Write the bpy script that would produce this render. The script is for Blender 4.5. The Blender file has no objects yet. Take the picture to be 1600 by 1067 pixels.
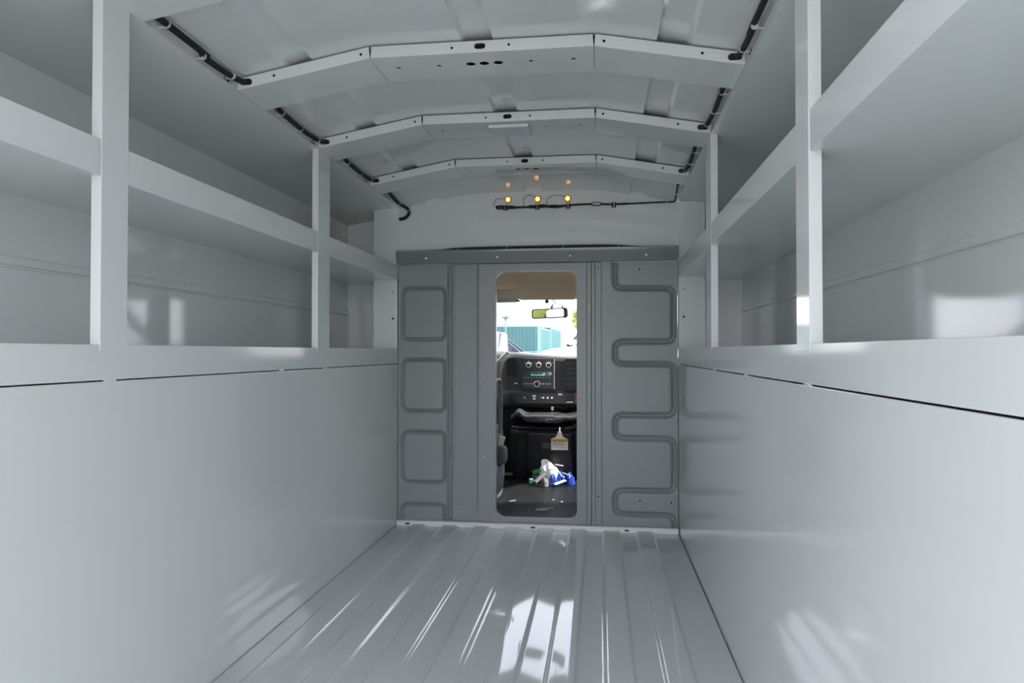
import bpy, bmesh, math, random
from mathutils import Vector, Matrix, noise
random.seed(7)
sc = bpy.context.scene
COL = sc.collection
R = math.radians

# ------------------------------------------------------------------ camera
cam = bpy.data.cameras.new('camera'); camo = bpy.data.objects.new('camera', cam); COL.objects.link(camo)
cam.sensor_width = 36; cam.lens = 1085.0 * 36 / 1600; cam.clip_start = .02; cam.clip_end = 500
camo.location = (.304, 0, .825); camo.rotation_euler = (R(90.845), 0, R(7.2))
sc.camera = camo

# ------------------------------------------------------------------ view, sky, sun
sc.view_settings.view_transform = 'Standard'; sc.view_settings.look = 'None'
sc.view_settings.gamma = 1; sc.view_settings.use_curve_mapping = False
sc.view_settings.exposure = 0.0
SKY = 4.7
w = bpy.data.worlds.new('sky'); sc.world = w; w.use_nodes = True
nt = w.node_tree; nt.nodes.clear()
tc = nt.nodes.new('ShaderNodeTexCoord'); sx = nt.nodes.new('ShaderNodeSeparateXYZ'); rp = nt.nodes.new('ShaderNodeValToRGB')
bg = nt.nodes.new('ShaderNodeBackground'); ou = nt.nodes.new('ShaderNodeOutputWorld')
nt.links.new(tc.outputs['Generated'], sx.inputs[0]); nt.links.new(sx.outputs['Z'], rp.inputs[0])
rp.color_ramp.elements[0].position = 0.0; rp.color_ramp.elements[0].color = (.97, .953, 1.055, 1)
rp.color_ramp.elements[1].position = .7; rp.color_ramp.elements[1].color = (.84, .85, 1.03, 1)
nt.links.new(rp.outputs[0], bg.inputs['Color']); bg.inputs['Strength'].default_value = SKY
nt.links.new(bg.outputs[0], ou.inputs[0])
sun = bpy.data.lights.new('sun', 'SUN'); sun.energy = 16; sun.angle = R(.53); sun.color = (1, .95, .87)
suno = bpy.data.objects.new('sun', sun); COL.objects.link(suno)
el, az = R(42), R(8)
sd = Vector((math.cos(el) * math.cos(az), math.cos(el) * math.sin(az), math.sin(el)))     # towards the sun
suno.rotation_euler = sd.to_track_quat('Z', 'Y').to_euler(); suno.location = (30, 20, 40)

# ------------------------------------------------------------------ materials
def mat(name, col, rough=.5, metal=0, spec=.5, emit=None, es=0, bump=0, bscale=20, var=0, vscale=8, coat=0):
    m = bpy.data.materials.new(name); m.use_nodes = True
    n = m.node_tree.nodes; l = m.node_tree.links; b = n['Principled BSDF']
    b.inputs['Base Color'].default_value = (*col, 1); b.inputs['Roughness'].default_value = rough
    b.inputs['Metallic'].default_value = metal; b.inputs['Specular IOR Level'].default_value = spec
    b.inputs['Coat Weight'].default_value = coat; b.inputs['Coat Roughness'].default_value = .05
    if emit: b.inputs['Emission Color'].default_value = (*emit, 1); b.inputs['Emission Strength'].default_value = es
    t = n.new('ShaderNodeTexCoord')
    if bump:
        z = n.new('ShaderNodeTexNoise'); z.inputs['Scale'].default_value = bscale; z.inputs['Detail'].default_value = 2
        p = n.new('ShaderNodeBump'); p.inputs['Strength'].default_value = bump; p.inputs['Distance'].default_value = .01
        l.new(t.outputs['Object'], z.inputs['Vector']); l.new(z.outputs['Fac'], p.inputs['Height']); l.new(p.outputs['Normal'], b.inputs['Normal'])
    if var:
        z = n.new('ShaderNodeTexNoise'); z.inputs['Scale'].default_value = vscale; z.inputs['Detail'].default_value = 4
        x = n.new('ShaderNodeMix'); x.data_type = 'RGBA'
        x.inputs[6].default_value = (*[c * (1 - var) for c in col], 1); x.inputs[7].default_value = (*[min(1, c * (1 + var)) for c in col], 1)
        l.new(t.outputs['Object'], z.inputs['Vector']); l.new(z.outputs['Fac'], x.inputs[0]); l.new(x.outputs[2], b.inputs['Base Color'])
    return m
def glass_mat(name, tint, refl=.06):
    m = bpy.data.materials.new(name); m.use_nodes = True
    n = m.node_tree.nodes; l = m.node_tree.links; n.clear()
    o = n.new('ShaderNodeOutputMaterial'); mx = n.new('ShaderNodeMixShader'); a = n.new('ShaderNodeBsdfTransparent'); g = n.new('ShaderNodeBsdfGlossy')
    a.inputs[0].default_value = (*tint, 1); g.inputs['Roughness'].default_value = .01; mx.inputs[0].default_value = refl
    l.new(a.outputs[0], mx.inputs[1]); l.new(g.outputs[0], mx.inputs[2]); l.new(mx.outputs[0], o.inputs[0])
    return m
PAINT = (.745, .787, .762)
M = dict(
    paint=mat('gloss_grey_paint', PAINT, .08, bump=.003, bscale=9, var=.015, vscale=3),
    floor=mat('gloss_grey_floor_paint', (.64, .67, .665), .05, bump=.004, bscale=8, var=.03, vscale=5),
    roof=mat('roof_sheet_paint', PAINT, .06, bump=.004, bscale=6, var=.02),
    bulk=mat('satin_grey_primer', (.285, .318, .302), .36, bump=.01, bscale=40, var=.02),
    bar=mat('dark_gloss_bar', (.20, .225, .22), .07),
    black=mat('black_rubber', (.008, .009, .010), .45, bump=.1, bscale=200),
    loom=mat('black_corrugated_loom', (.008, .009, .010), .6, bump=.3, bscale=300),
    bowshade=mat('bow_shade_black', (.006, .006, .006), .95),  # stands in for the shade inside the roof bows
    tie=mat('white_nylon', (.62, .63, .62), .35),
    screw=mat('zinc_screw', (.75, .76, .76), .2, metal=1),
    lens=mat('amber_lens', (.9, .30, .02), .15, emit=(1, .33, .02), es=2.2),  # emission stands in for outside daylight through the lens
    lensc=mat('amber_core', (1, .6, .2), .2, emit=(1, .60, .15), es=5),
    rim=mat('lamp_grommet', (.16, .055, .01), .4),
    dome=mat('frosted_lamp_plastic', (.66, .68, .68), .25),
    dash=mat('charcoal_dash_plastic', (.036, .038, .036), .5, bump=.12, bscale=350, var=.06, vscale=30),
    dashd=mat('black_dash_plastic', (.006, .006, .007), .45),
    dashp=mat('radio_face_plastic', (.018, .019, .019), .4),
    silver=mat('silver_trim', (.75, .74, .70), .3, metal=.6),
    white=mat('white_mark', (.8, .8, .8), .4),
    red=mat('red_mark', (.45, .03, .03), .4),
    disp=mat('radio_display', (.004, .012, .011), .2, emit=(.02, .30, .25), es=.06),
    digit=mat('display_digits', (.1, .7, .6), .3, emit=(.15, .85, .70), es=.6),
    eng=mat('black_engine_cover', (.008, .008, .009), .38, spec=.35, bump=.1, bscale=250),
    mat=mat('black_rubber_mat', (.010, .0105, .011), .42, spec=.35, var=.25, vscale=9),
    tan=mat('tan_headliner', (.62, .49, .32), .9, bump=.15, bscale=300, var=.04),
    visor=mat('beige_visor', (.68, .64, .56), .8, bump=.1, bscale=300),
    seat=mat('grey_seat_fabric', (.13, .145, .155), .85, bump=.2, bscale=300, var=.1, vscale=60),
    seatt=mat('grey_seat_plastic', (.15, .17, .19), .4),
    cream=mat('cream_plastic', (.70, .67, .58), .35),
    mirror=mat('mirror_glass', (.9, .92, .92), .01, metal=1),
    trim=mat('dark_cab_trim', (.04, .04, .04), .6),
    pouch=mat('shiny_charcoal_vinyl', (.045, .045, .045), .24, bump=.25, bscale=30),
    cloth=mat('white_cloth', (.93, .93, .94), .9, bump=.2, bscale=120),
    blue=mat('blue_plastic', (.015, .05, .34), .35, var=.3, vscale=60),
    bluel=mat('pale_blue_plastic', (.35, .5, .75), .3),
    green=mat('green_plastic', (.02, .30, .03), .4),
    teal=mat('teal_card', (.12, .42, .42), .5),
    greyc=mat('grey_fabric', (.12, .12, .13), .8, var=.2, vscale=80),
    paper=mat('pale_paper', (.16, .18, .175), .8, var=.15, vscale=60),
    yellow=mat('yellow_label', (.85, .48, .03), .5),
    label=mat('white_label', (.82, .80, .75), .5),
    ink=mat('black_ink', (.02, .02, .02), .6),
    inkr=mat('red_ink', (.5, .15, .12), .6),
    glass=glass_mat('windshield_glass', (.93, .97, .96)),
    cont=mat('teal_container_paint', (.045, .14, .145), .5, var=.1, vscale=.6),
    contl=mat('container_post_paint', (.20, .36, .36), .5),
    asphalt=mat('pale_concrete_yard', (.26, .26, .245), .9, var=.15, vscale=.4),
    carw=mat('white_car_paint', (.75, .76, .76), .15, coat=.5),
    card=mat('dark_car_paint', (.05, .06, .075), .15, coat=.6),
    carr=mat('red_car_paint', (.45, .02, .02), .15, coat=.6),
    carg=mat('car_window', (.03, .04, .05), .05),
    tyre=mat('tyre', (.02, .02, .02), .8), hub=mat('hub', (.5, .5, .5), .3, metal=.8),
    lampm=mat('grey_pole', (.14, .18, .18), .5), hl=mat('headlight', (.8, .8, .78), .1),
    leaf=mat('leaf_green', (.26, .30, .06), .7, var=.5, vscale=3), bark=mat('bark', (.12, .09, .06), .9),
    ext=mat('white_body_outside', (.7, .7, .7), .3),
)

# ------------------------------------------------------------------ builders
class MB:
    def __init__(s): s.v = []; s.f = []
    def add(s, vs, fs):
        o = len(s.v); s.v += [tuple(v) for v in vs]; s.f += [[i + o for i in f] for f in fs]; return s
    def box(s, x0, x1, y0, y1, z0, z1):
        return s.add([(x, y, z) for x in (x0, x1) for y in (y0, y1) for z in (z0, z1)],
                     [(0, 1, 3, 2), (4, 6, 7, 5), (0, 4, 5, 1), (2, 3, 7, 6), (0, 2, 6, 4), (1, 5, 7, 3)])
    def prism(s, poly, ax, a, b, cap=True):      # poly in the two other axes, in order
        n = len(poly)
        def P(p, t):
            return {'x': (t, p[0], p[1]), 'y': (p[0], t, p[1]), 'z': (p[0], p[1], t)}[ax]
        fs = [(i, (i + 1) % n, (i + 1) % n + n, i + n) for i in range(n)]
        if cap: fs += [list(range(n))[::-1], list(range(n, 2 * n))]
        return s.add([P(p, a) for p in poly] + [P(p, b) for p in poly], fs)
    def sheet(s, line, ax, a, b, t):             # open polyline given thickness t on its left side
        n = len(line); off = []
        for i in range(n):
            d = Vector((0, 0))
            if i: d += (Vector(line[i]) - Vector(line[i - 1])).normalized()
            if i < n - 1: d += (Vector(line[i + 1]) - Vector(line[i])).normalized()
            d.normalize(); off.append((line[i][0] - d.y * t, line[i][1] + d.x * t))
        return s.prism(list(line) + off[::-1], ax, a, b)
    def tube(s, path, r, seg=10, caps=True):
        path = [Vector(p) for p in path]; n = len(path); rs = r if isinstance(r, (list, tuple)) else [r] * n
        vs = []; up = None
        for i, p in enumerate(path):
            d = (path[min(i + 1, n - 1)] - path[max(i - 1, 0)]).normalized()
            if up is None: up = d.orthogonal().normalized()
            u = (up - d * up.dot(d)).normalized(); up = u; q = d.cross(u)
            vs += [p + (u * math.cos(2 * math.pi * k / seg) + q * math.sin(2 * math.pi * k / seg)) * rs[i] for k in range(seg)]
        fs = [(i * seg + k, i * seg + (k + 1) % seg, (i + 1) * seg + (k + 1) % seg, (i + 1) * seg + k) for i in range(n - 1) for k in range(seg)]
        if caps: fs += [list(range(seg))[::-1], list(range((n - 1) * seg, n * seg))]
        return s.add(vs, fs)
    def lathe(s, prof, c, d, seg=20):            # prof: (radius, height along d)
        c = Vector(c); d = Vector(d).normalized(); u = d.orthogonal().normalized(); q = d.cross(u)
        vs = [c + d * h + (u * math.cos(2 * math.pi * k / seg) + q * math.sin(2 * math.pi * k / seg)) * max(r, 1e-5) for r, h in prof for k in range(seg)]
        n = len(prof)
        fs = [(i * seg + k, i * seg + (k + 1) % seg, (i + 1) * seg + (k + 1) % seg, (i + 1) * seg + k) for i in range(n - 1) for k in range(seg)]
        fs += [list(range(seg))[::-1], list(range((n - 1) * seg, n * seg))]
        return s.add(vs, fs)
    def grid(s, fn, nu, nv):                     # fn(u,v) -> point, u and v in 0..1
        vs = [fn(i / nu, j / nv) for i in range(nu + 1) for j in range(nv + 1)]
        m = nv + 1
        return s.add(vs, [(i * m + j, (i + 1) * m + j, (i + 1) * m + j + 1, i * m + j + 1) for i in range(nu) for j in range(nv)])
    def xf(s, mtx):
        s.v = [tuple(mtx @ Vector(v)) for v in s.v]; return s

ORG = {}
def root_org(o):
    while o.parent: o = o.parent
    return ORG.get(o.name, Vector((0, 0, 0)))
def build(mb, name, m, parent=None, bevel=0, seg=2, smooth=True, ang=35, org=None, solid=0):
    me = bpy.data.meshes.new(name)
    og = Vector(org) if org is not None else (root_org(parent) if parent else Vector((0, 0, 0)))
    bm = bmesh.new()
    vs = [bm.verts.new(Vector(v) - og) for v in mb.v]
    for f in mb.f:
        try: bm.faces.new([vs[i] for i in f])
        except ValueError: pass
    bmesh.ops.remove_doubles(bm, verts=bm.verts, dist=1e-6)
    if not solid: bmesh.ops.recalc_face_normals(bm, faces=bm.faces)
    bm.normal_update()
    if bevel:
        es = [e for e in bm.edges if len(e.link_faces) == 2 and e.calc_face_angle(0) > R(30)]
        bmesh.ops.bevel(bm, geom=es, offset=bevel, segments=seg, affect='EDGES', profile=.5, clamp_overlap=True)
    bm.normal_update()
    for f in bm.faces: f.smooth = smooth
    for e in bm.edges:
        if len(e.link_faces) == 2 and e.calc_face_angle(0) > R(ang): e.smooth = False
    bm.to_mesh(me); bm.free()
    me.materials.append(m)
    o = bpy.data.objects.new(name, me); COL.objects.link(o)
    if bevel:
        wn = o.modifiers.new('wn', 'WEIGHTED_NORMAL'); wn.keep_sharp = True; wn.weight = 100
    if parent: o.parent = parent
    else:
        o.location = og; ORG[o.name] = og
    return o
def tag(o, label, cat, group=None, kind=None):
    o['label'] = label
    if cat: o['category'] = cat
    if group: o['group'] = group
    if kind: o['kind'] = kind
    return o
def thing(name, loc, label, cat, group=None):
    o = bpy.data.objects.new(name, None); COL.objects.link(o); o.location = loc; o.empty_display_size = .05
    ORG[o.name] = Vector(loc); return tag(o, label, cat, group)
def struct(mb, name, m, label, **k):
    o = build(mb, name, m, **k); o['kind'] = 'structure'; o['label'] = label; return o
def cut(o, mb):                                   # real holes through a sheet
    c = build(mb, 'cutter', M['black']); c.location = (0, 0, 0) 
    og = root_org(o); c.location = og * 0
    if o.parent: c.location = -og; c.parent = o.parent
    md = o.modifiers.new('b', 'BOOLEAN'); md.operation = 'DIFFERENCE'; md.object = c; md.solver = 'EXACT'
    dg = bpy.context.evaluated_depsgraph_get(); dg.update()
    me = bpy.data.meshes.new_from_object(o.evaluated_get(dg))
    old = o.data
    if len(me.polygons): 
        o.modifiers.clear(); o.data = me; me.name = o.name
    else: o.modifiers.clear()
    cm = c.data; bpy.data.objects.remove(c); bpy.data.meshes.remove(cm)
    me.materials.clear(); me.materials.append(old.materials[0])
    for p in me.polygons: p.use_smooth = False
def text(s, size, name, m, mtx, parent, depth=.0006):
    cu = bpy.data.curves.new('t', 'FONT'); cu.body = s; cu.size = size; cu.extrude = depth; cu.align_x = 'CENTER'; cu.align_y = 'CENTER'
    t = bpy.data.objects.new('t', cu); COL.objects.link(t)
    dg = bpy.context.evaluated_depsgraph_get(); dg.update()
    me = bpy.data.meshes.new_from_object(t.evaluated_get(dg)); bpy.data.objects.remove(t)
    me.transform(Matrix.Translation(-root_org(parent)) @ mtx); me.materials.clear(); me.materials.append(m); me.name = name
    o = bpy.data.objects.new(name, me); COL.objects.link(o); o.parent = parent; return o
FACE = Matrix.Rotation(R(90), 4, 'X')             # text facing -y
def rrect(x0, x1, z0, z1, r, n=6):
    P = []
    for cx, cz, a0 in ((x1 - r, z1 - r, 0), (x0 + r, z1 - r, 90), (x0 + r, z0 + r, 180), (x1 - r, z0 + r, 270)):
        P += [(cx + r * math.cos(R(a0 + 90 * k / n)), cz + r * math.sin(R(a0 + 90 * k / n))) for k in range(n + 1)]
    return P
def ring_plate(outer, inner, n, y0, y1):          # rectangle (x0,x1,z0,z1) with a rounded-rect hole, thickness y0..y1
    x0, x1, z0, z1 = outer; oc = [(x1, z1), (x0, z1), (x0, z0), (x1, z0)]; mb = MB()
    vs = []; fs = []
    for y in (y0, y1):
        vs += [(p[0], y, p[1]) for p in inner] + [(p[0], y, p[1]) for p in oc]
    N = len(inner); T = N + 4
    for s_ in (0, 1):
        b = s_ * T
        for c in range(4):
            st = c * (n + 1)
            for k in range(n): fs.append((b + st + k, b + st + k + 1, b + N + c))
            nx = (c + 1) % 4
            fs.append((b + st + n, b + (nx * (n + 1)) % N, b + N + nx, b + N + c))
    for i in range(N): fs.append((i, (i + 1) % N, T + (i + 1) % N, T + i))
    for c in range(4): fs.append((N + c, N + (c + 1) % 4, T + N + (c + 1) % 4, T + N + c))
    return mb.add(vs, fs)
def smooth_path(pts, sub=6):
    P = [Vector(p) for p in pts]; out = []
    for i in range(len(P) - 1):
        a, b, c, d = P[max(i - 1, 0)], P[i], P[i + 1], P[min(i + 2, len(P) - 1)]
        for k in range(sub):
            t = k / sub
            out.append(.5 * ((2 * b) + (c - a) * t + (2 * a - 5 * b + 4 * c - d) * t * t + (3 * b - a - 3 * c + d) * t ** 3))
    return out + [P[-1]]
def copy_tree(o, parent=None, suffix=''):
    c = o.copy(); COL.objects.link(c); c.parent = parent
    if o.name in ORG: ORG[c.name] = ORG[o.name]
    for ch in list(o.children): copy_tree(ch, c)
    return c

# ------------------------------------------------------------------ dimensions (metres)
W, D, XO, YB = .66, 3.247, .9775, -.32            # half width, bulkhead, outer skin, rear opening
ZBAND0, ZBAND1, ZR0, ZR1, ZTOP = .768, .839, 1.1685, 1.240, 1.526

# ------------------------------------------------------------------ setting: floor
prof = []
def fil(p0, p1, p2, r=.006, n=4):
    a = (Vector(p0) - Vector(p1)).normalized(); b = (Vector(p2) - Vector(p1)).normalized(); p1 = Vector(p1)
    return [tuple((p1 + a * r) * (1 - t) ** 2 + p1 * 2 * t * (1 - t) + (p1 + b * r) * t ** 2) for t in [k / n for k in range(n + 1)]]
xs = [(-.656, 0)]
for k in range(-3, 6):
    a = -.208 + .15 * k
    for q in ((a - .079, 0), (a - .070, .009), (a - .005, .009), (a + .004, 0)):
        if -.65 < q[0] < .65: xs.append(q)
xs.append((.656, xs[-1][1]))
line = [xs[0]]
for i in range(1, len(xs) - 1): line += fil(xs[i - 1], xs[i], xs[i + 1], .0055)
line.append(xs[-1])
struct(MB().sheet(line[::-1], 'y', YB, 3.224, .004), 'floor', M['floor'], 'glossy grey ribbed sheet metal floor', ang=60)
struct(MB().box(-1.0, 1.0, YB, D, -.05, -.012), 'trim_1', M['ext'], 'underbody plate below the ribbed floor')
# sill at the front end of the floor
sl = MB().prism([(3.220, -.012), (3.220, .018), (3.224, .0235), (3.262, .0235), (3.262, -.012)], 'x', -.657, .657)
sill = struct(sl, 'trim_2', M['paint'], 'pale painted sill strip across the front end of the floor', bevel=.0015)
for x in (-.603, -.005, .425):
    build(MB().box(x - .010, x + .010, 3.2185, 3.2215, .006, .014), 'drain_slot', M['black'], sill)

# ------------------------------------------------------------------ setting: side walls and compartments
for s, nm in ((-1, 'left'), (1, 'right')):
    def bx(mb, xa, xb, *r): return mb.box(min(s * xa, s * xb), max(s * xa, s * xb), *r)
    m = MB(); bx(m, W, W + .012, YB, D + .02, -.012, ZBAND0 - .0012)
    wl = struct(m, 'wall_' + nm, M['paint'], 'glossy grey lower side panel on the ' + nm, bevel=.002, seg=3)
    # weld tabs across the seam
    for y in ((1.27, 2.02, 2.36) if s < 0 else (1.26, 1.77, 2.25)):
        t = MB(); bx(t, W - .0004, W + .006, y - .016, y + .016, ZBAND0 - .0030, ZBAND0 + .0028)
        build(t, 'weld_tab', M['paint'], wl, bevel=.001)
    # outer skin with its stepped swage line
    ln = [(s * XO, -.01), (s * XO, 1.008), (s * (XO + .006), 1.011), (s * (XO + .006), 1.014), (s * XO, 1.017), (s * XO, 1.034), (s * (XO + .005), 1.037), (s * (XO + .005), 1.50)]
    m = MB().sheet(ln if s > 0 else ln, 'y', YB, 3.44, -.004 * s)
    struct(m, 'wall_%s_outer' % nm, M['paint'], 'outer skin of the %s storage compartment with a pressed swage line' % nm, ang=20)
    m = MB(); bx(m, W + .002, XO + .012, 3.44, 3.446, -.01, 1.53)
    struct(m, 'wall_%s_end' % nm, M['paint'], 'front end wall of the %s storage compartment' % nm)
    m = MB(); bx(m, W, W + .004, D + .02, 3.44, -.01, 1.56)
    struct(m, 'wall_%s_return' % nm, M['paint'], 'front return of the %s side wall beside the partition' % nm)
    m = MB(); bx(m, W + .004, XO + .012, YB, YB + .006, -.01, 1.53)
    struct(m, 'wall_%s_rear' % nm, M['paint'], 'rear end wall of the %s storage compartment behind the camera' % nm)
    # compartment ceiling
    ln = [(s * (W - .001), ZTOP + .002), (s * (W + .02), ZTOP - .002), (s * (XO + .01), 1.4745)]
    struct(MB().sheet(ln, 'y', YB, 3.44, .004 * s), 'ceiling_' + nm, M['paint'], 'sloping ceiling of the %s storage compartment' % nm, ang=20)
    # roof side rail
    m = MB(); bx(m, W - .0005, W + .003, YB, D, ZTOP, 1.562); bx(m, W - .016, W, YB, D, 1.5585, 1.562)
    tr = struct(m, 'trim_%d' % (3 if s < 0 else 4), M['paint'], 'roof side rail above the %s shelving' % nm)
    for y in (1.70, 2.25, 2.79):
        t = MB(); bx(t, W - .0015, W, y - .022, y + .004, 1.531, 1.537)
        build(t, 'rail_slot', M['black'], tr)

# ------------------------------------------------------------------ shelving, one welded rack per side
def shelving(s, label):
    def bx(mb, xa, xb, *r): return mb.box(min(s * xa, s * xb), max(s * xa, s * xb), *r)
    t = thing('shelving_rack', (s * .8, 1.5, ZBAND0), label, 'shelving')
    def bl(mb, n, bev=.0012): return build(mb, n, M['paint'], t, bevel=bev)
    # lower rail: band with rounded top edge and the bay floor behind it
    m = MB(); bx(m, W, W + .003, YB, D + .02, ZBAND0 + .0012, ZBAND1)
    bl(m, 'lower_rail', .0013)
    m = MB(); bx(m, W + .003, XO - .002, YB, 3.435, ZBAND1 - .004, ZBAND1 - .001); bl(m, 'shelf_panel', 0)
    m = MB(); bx(m, W + .003, XO - .002, YB, 3.435, ZR0 + .002, ZR0 + .005); bl(m, 'shelf_panel', 0)
    posts = ((1.238, 1.316), (2.287, 2.392))
    for a, b in posts:
        m = MB(); x1 = W + .021; t_ = .003
        # C section: inner face, near and far return, small lips
        pl = [(W - .001, a), (W - .001, b), (x1, b), (x1, b - .012), (x1 - t_, b - .012), (x1 - t_, b - t_), (W - .001 + t_, b - t_), (W - .001 + t_, a + t_), (x1 - t_, a + t_), (x1 - t_, a + .012), (x1, a + .012), (x1, a)]
        m.prism([(s * p[0], p[1]) for p in pl], 'z', .826, ZTOP + .001)
        bl(m, 'post')
    segs = [(YB, 1.2365), (1.3165, 2.286), (2.393, D + .02)]
    for i, (a, b) in enumerate(segs):
        m = MB(); o = .001 if (i == 0 and s > 0) else 0
        pl = [(W + o, ZR0), (W + o, ZR1), (W + o + .016, ZR1), (W + o + .016, ZR1 - .003), (W + o + .003, ZR1 - .003), (W + o + .003, ZR0 + .003), (W + o + .014, ZR0 + .003), (W + o + .014, ZR0)]
        m.prism([(s * p[0], p[1]) for p in pl], 'y', a, b)
        bl(m, 'shelf_rail')
    # pillar plate closing the front end of the bays
    m = MB(); bx(m, W + .0035, W + .122, D, D + .003, ZBAND1, 1.515); bx(m, W + .119, W + .122, D + .003, D + .03, ZBAND1, 1.515)
    e = bl(m, 'end_plate')
    for z, r in ((.985, .0055), (1.112, .003)):
        c = MB().lathe([(r, 0), (r, .0012), (r * .5, .0016)], (s * (W + .025), D - .0001, z), (0, -1, 0), 12)
        build(c, 'bolt_hole', M['black'], e)
    return t
shelving(-1, 'grey painted shelving rack along the left wall with posts and a middle shelf')
shelving(1, 'grey painted shelving rack along the right wall with posts and a middle shelf')

# ------------------------------------------------------------------ setting: roof skin and front wall
zr = 1.6275; e_ = .004
def top(x): return zr if abs(x) <= .292 else zr - (abs(x) - .292) / (.66 - .292) * (.067)
rx = [(-.66, 0)]
for c, a, b in ((0, -.516, -.449), (1, -.038, .034), (2, .446, .52)):
    rx += [(a - .010, 0), (a, .011), (b - .0015, .015), (b, 0)] if c < 2 else [(a, 0), (a + .0015, .015), (b, .011), (b + .010, 0)]
    if c == 0: rx.append((-.292, 0))
    if c == 1: rx.append((.292, 0))
rx.append((.66, 0))
sec = [(x, top(x) + d) for x, d in rx]
def drop(y): return 0 if y < 2.99 else .048 * ((y - 2.99) / .265) ** 1.25
ys = [YB, 2.99, 3.03, 3.07, 3.11, 3.15, 3.19, 3.23, 3.29]
rm = MB(); n = len(sec)
vs = [(x, y, z + o_ - drop(y) + 0 * o_) for o_ in (0, .004) for y in ys for x, z in sec]
fs = [(k * n + i, k * n + i + 1, (k + 1) * n + i + 1, (k + 1) * n + i) for k in range(len(ys) - 1) for i in range(n - 1)]
fs += [tuple(q + n * len(ys) for q in f) for f in fs]
struct(rm.add(vs, fs), 'ceiling', M['roof'], 'grey folded sheet metal roof with three pressed channels', ang=14)
fw_ = [(-.665, 1.2425), (.665, 1.2425), (.665, 1.562)] + [(x, top(x) + .02) for x in (.66, .292, 0, -.292, -.66)] + [(-.665, 1.562)]
struct(MB().prism(fw_, 'y', 3.250, 3.256), 'wall_front', M['paint'], 'grey upper front wall above the partition', bevel=0)

# ------------------------------------------------------------------ roof bows
def bow(y0, label, holes, dome=None):
    t = thing('roof_bow', (0, y0, ZTOP), label, 'roof bow', 'roof bows across the ceiling')
    y1 = y0 + .158; th = .0022; H = .030
    P = [(-.6585, ZTOP), (-.291, 1.593), (.291, 1.593), (.6585, ZTOP)]
    for i in range(3):
        a, b = P[i], P[i + 1]; mb = MB()
        ga = (.0008, .0035) if i > 0 else (0, 0); gb = (.0008, .0035) if i < 2 else (0, 0)
        sec = [(y0, H), (y0, 0), (y1, 0), (y1, H), (y1 - th, H), (y1 - th, th), (y0 + th, th), (y0 + th, H)]
        def pt(p, g, sgn, q):
            hi = q[1] > .02
            return (p[0] + sgn * (g[1] if hi else g[0]), q[0], p[1] + q[1])
        vs = [pt(a, ga, 1, q) for q in sec] + [pt(b, gb, -1, q) for q in sec]; n = 8
        fs = [(k, (k + 1) % n, (k + 1) % n + n, k + n) for k in range(n)]
        fs += [(0, 1, 6, 7), (1, 2, 5, 6), (2, 3, 4, 5), (8, 15, 14, 9), (9, 14, 13, 10), (10, 13, 12, 11)]
        mb.add(vs, fs)
        o = build(mb, 'channel_segment', M['paint'], t, bevel=0)
        c = MB()
        def zat(x): return 1.593 if abs(x) < .291 else 1.593 - (abs(x) - .291) / .3675 * .067
        def cyl(x, z, r, sl=0):
            c.prism(rrect(x - r - sl, x + r + sl, z - r, z + r, r * .98, 5), 'y', y0 - .004, y0 + .006)
        if i == 1:
            cyl(0, 1.609, .0075, .007); cyl(-.073, 1.608, .0035); cyl(.075, 1.609, .0035)
            for x in holes:
                r = .0115 if abs(x) < .06 else .006
                c.prism([(x + r * 1.15 * math.cos(k * .449), y0 + .072 + r * 1.15 * math.sin(k * .449)) for k in range(14)], 'z', 1.588, 1.599)
        else:
            sg = -1 if i == 0 else 1
            for x, dz in ((sg * .316, .016), (sg * .556, .016)): cyl(x, zat(x) + dz, .0038)
            cyl(sg * .634, zat(.634) + .0165, .0082, .009)
        cut(o, c)
    fo = MB()
    for i in range(3):
        a, b = P[i], P[i + 1]
        fo.add([(p[0] + (.004 if p is a else -.004) * (1 if i != 1 else -1) * (1 if i != 1 else 0), y, p[1] + dz) for p in (a, b) for y in (y0 + .006, y1 - .004) for dz in (.008, .0275)], [(0, 1, 3, 2), (4, 6, 7, 5), (0, 4, 5, 1), (2, 3, 7, 6), (0, 2, 6, 4), (1, 5, 7, 3)])
    build(fo, 'bow_shade_fill', M['bowshade'], t, smooth=False)  # black filler added so the bow cavity shows dark through holes and gaps
    for sg in (-1, 1):
        g = MB().prism(rrect(sg * .634 - .0155, sg * .634 + .0155, 1.5308 + .0085, 1.5308 + .0250, .008, 6), 'y', y0 - .0016, y0 + .0022)
        build(g, 'grommet', M['black'], t, bevel=.0006)
    return t
H3 = (-.036, 0, .038, -.235, -.123, .125, .237)
bow(1.199, 'grey roof bow mostly out of view above the camera', ())
bow(1.745, 'grey roof bow nearest the camera with three oval holes underneath', H3)
bow(2.282, 'grey roof bow in the middle carrying the small clear lamp', (-.235, .125, .237))
bow(2.825, 'grey roof bow nearest the front wall and amber lights', H3)

t = thing('dome_lamp', (0, 2.34, 1.593), 'small frosted lamp screwed under the middle roof bow', 'lamp')
build(MB().box(-.066, .068, 2.300, 2.412, 1.581, 1.5928), 'lamp_body', M['dome'], t, bevel=.004, seg=3)
build(MB().tube([(-.066, 2.302, 1.584), (.068, 2.302, 1.584)], .007, 12), 'front_lip', M['dome'], t)
for x in (-.04, .04): build(MB().lathe([(.006, 0), (.005, .002), (0, .003)], (x, 2.35, 1.5812), (0, 0, -1), 12), 'screw', M['screw'], t)

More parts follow.
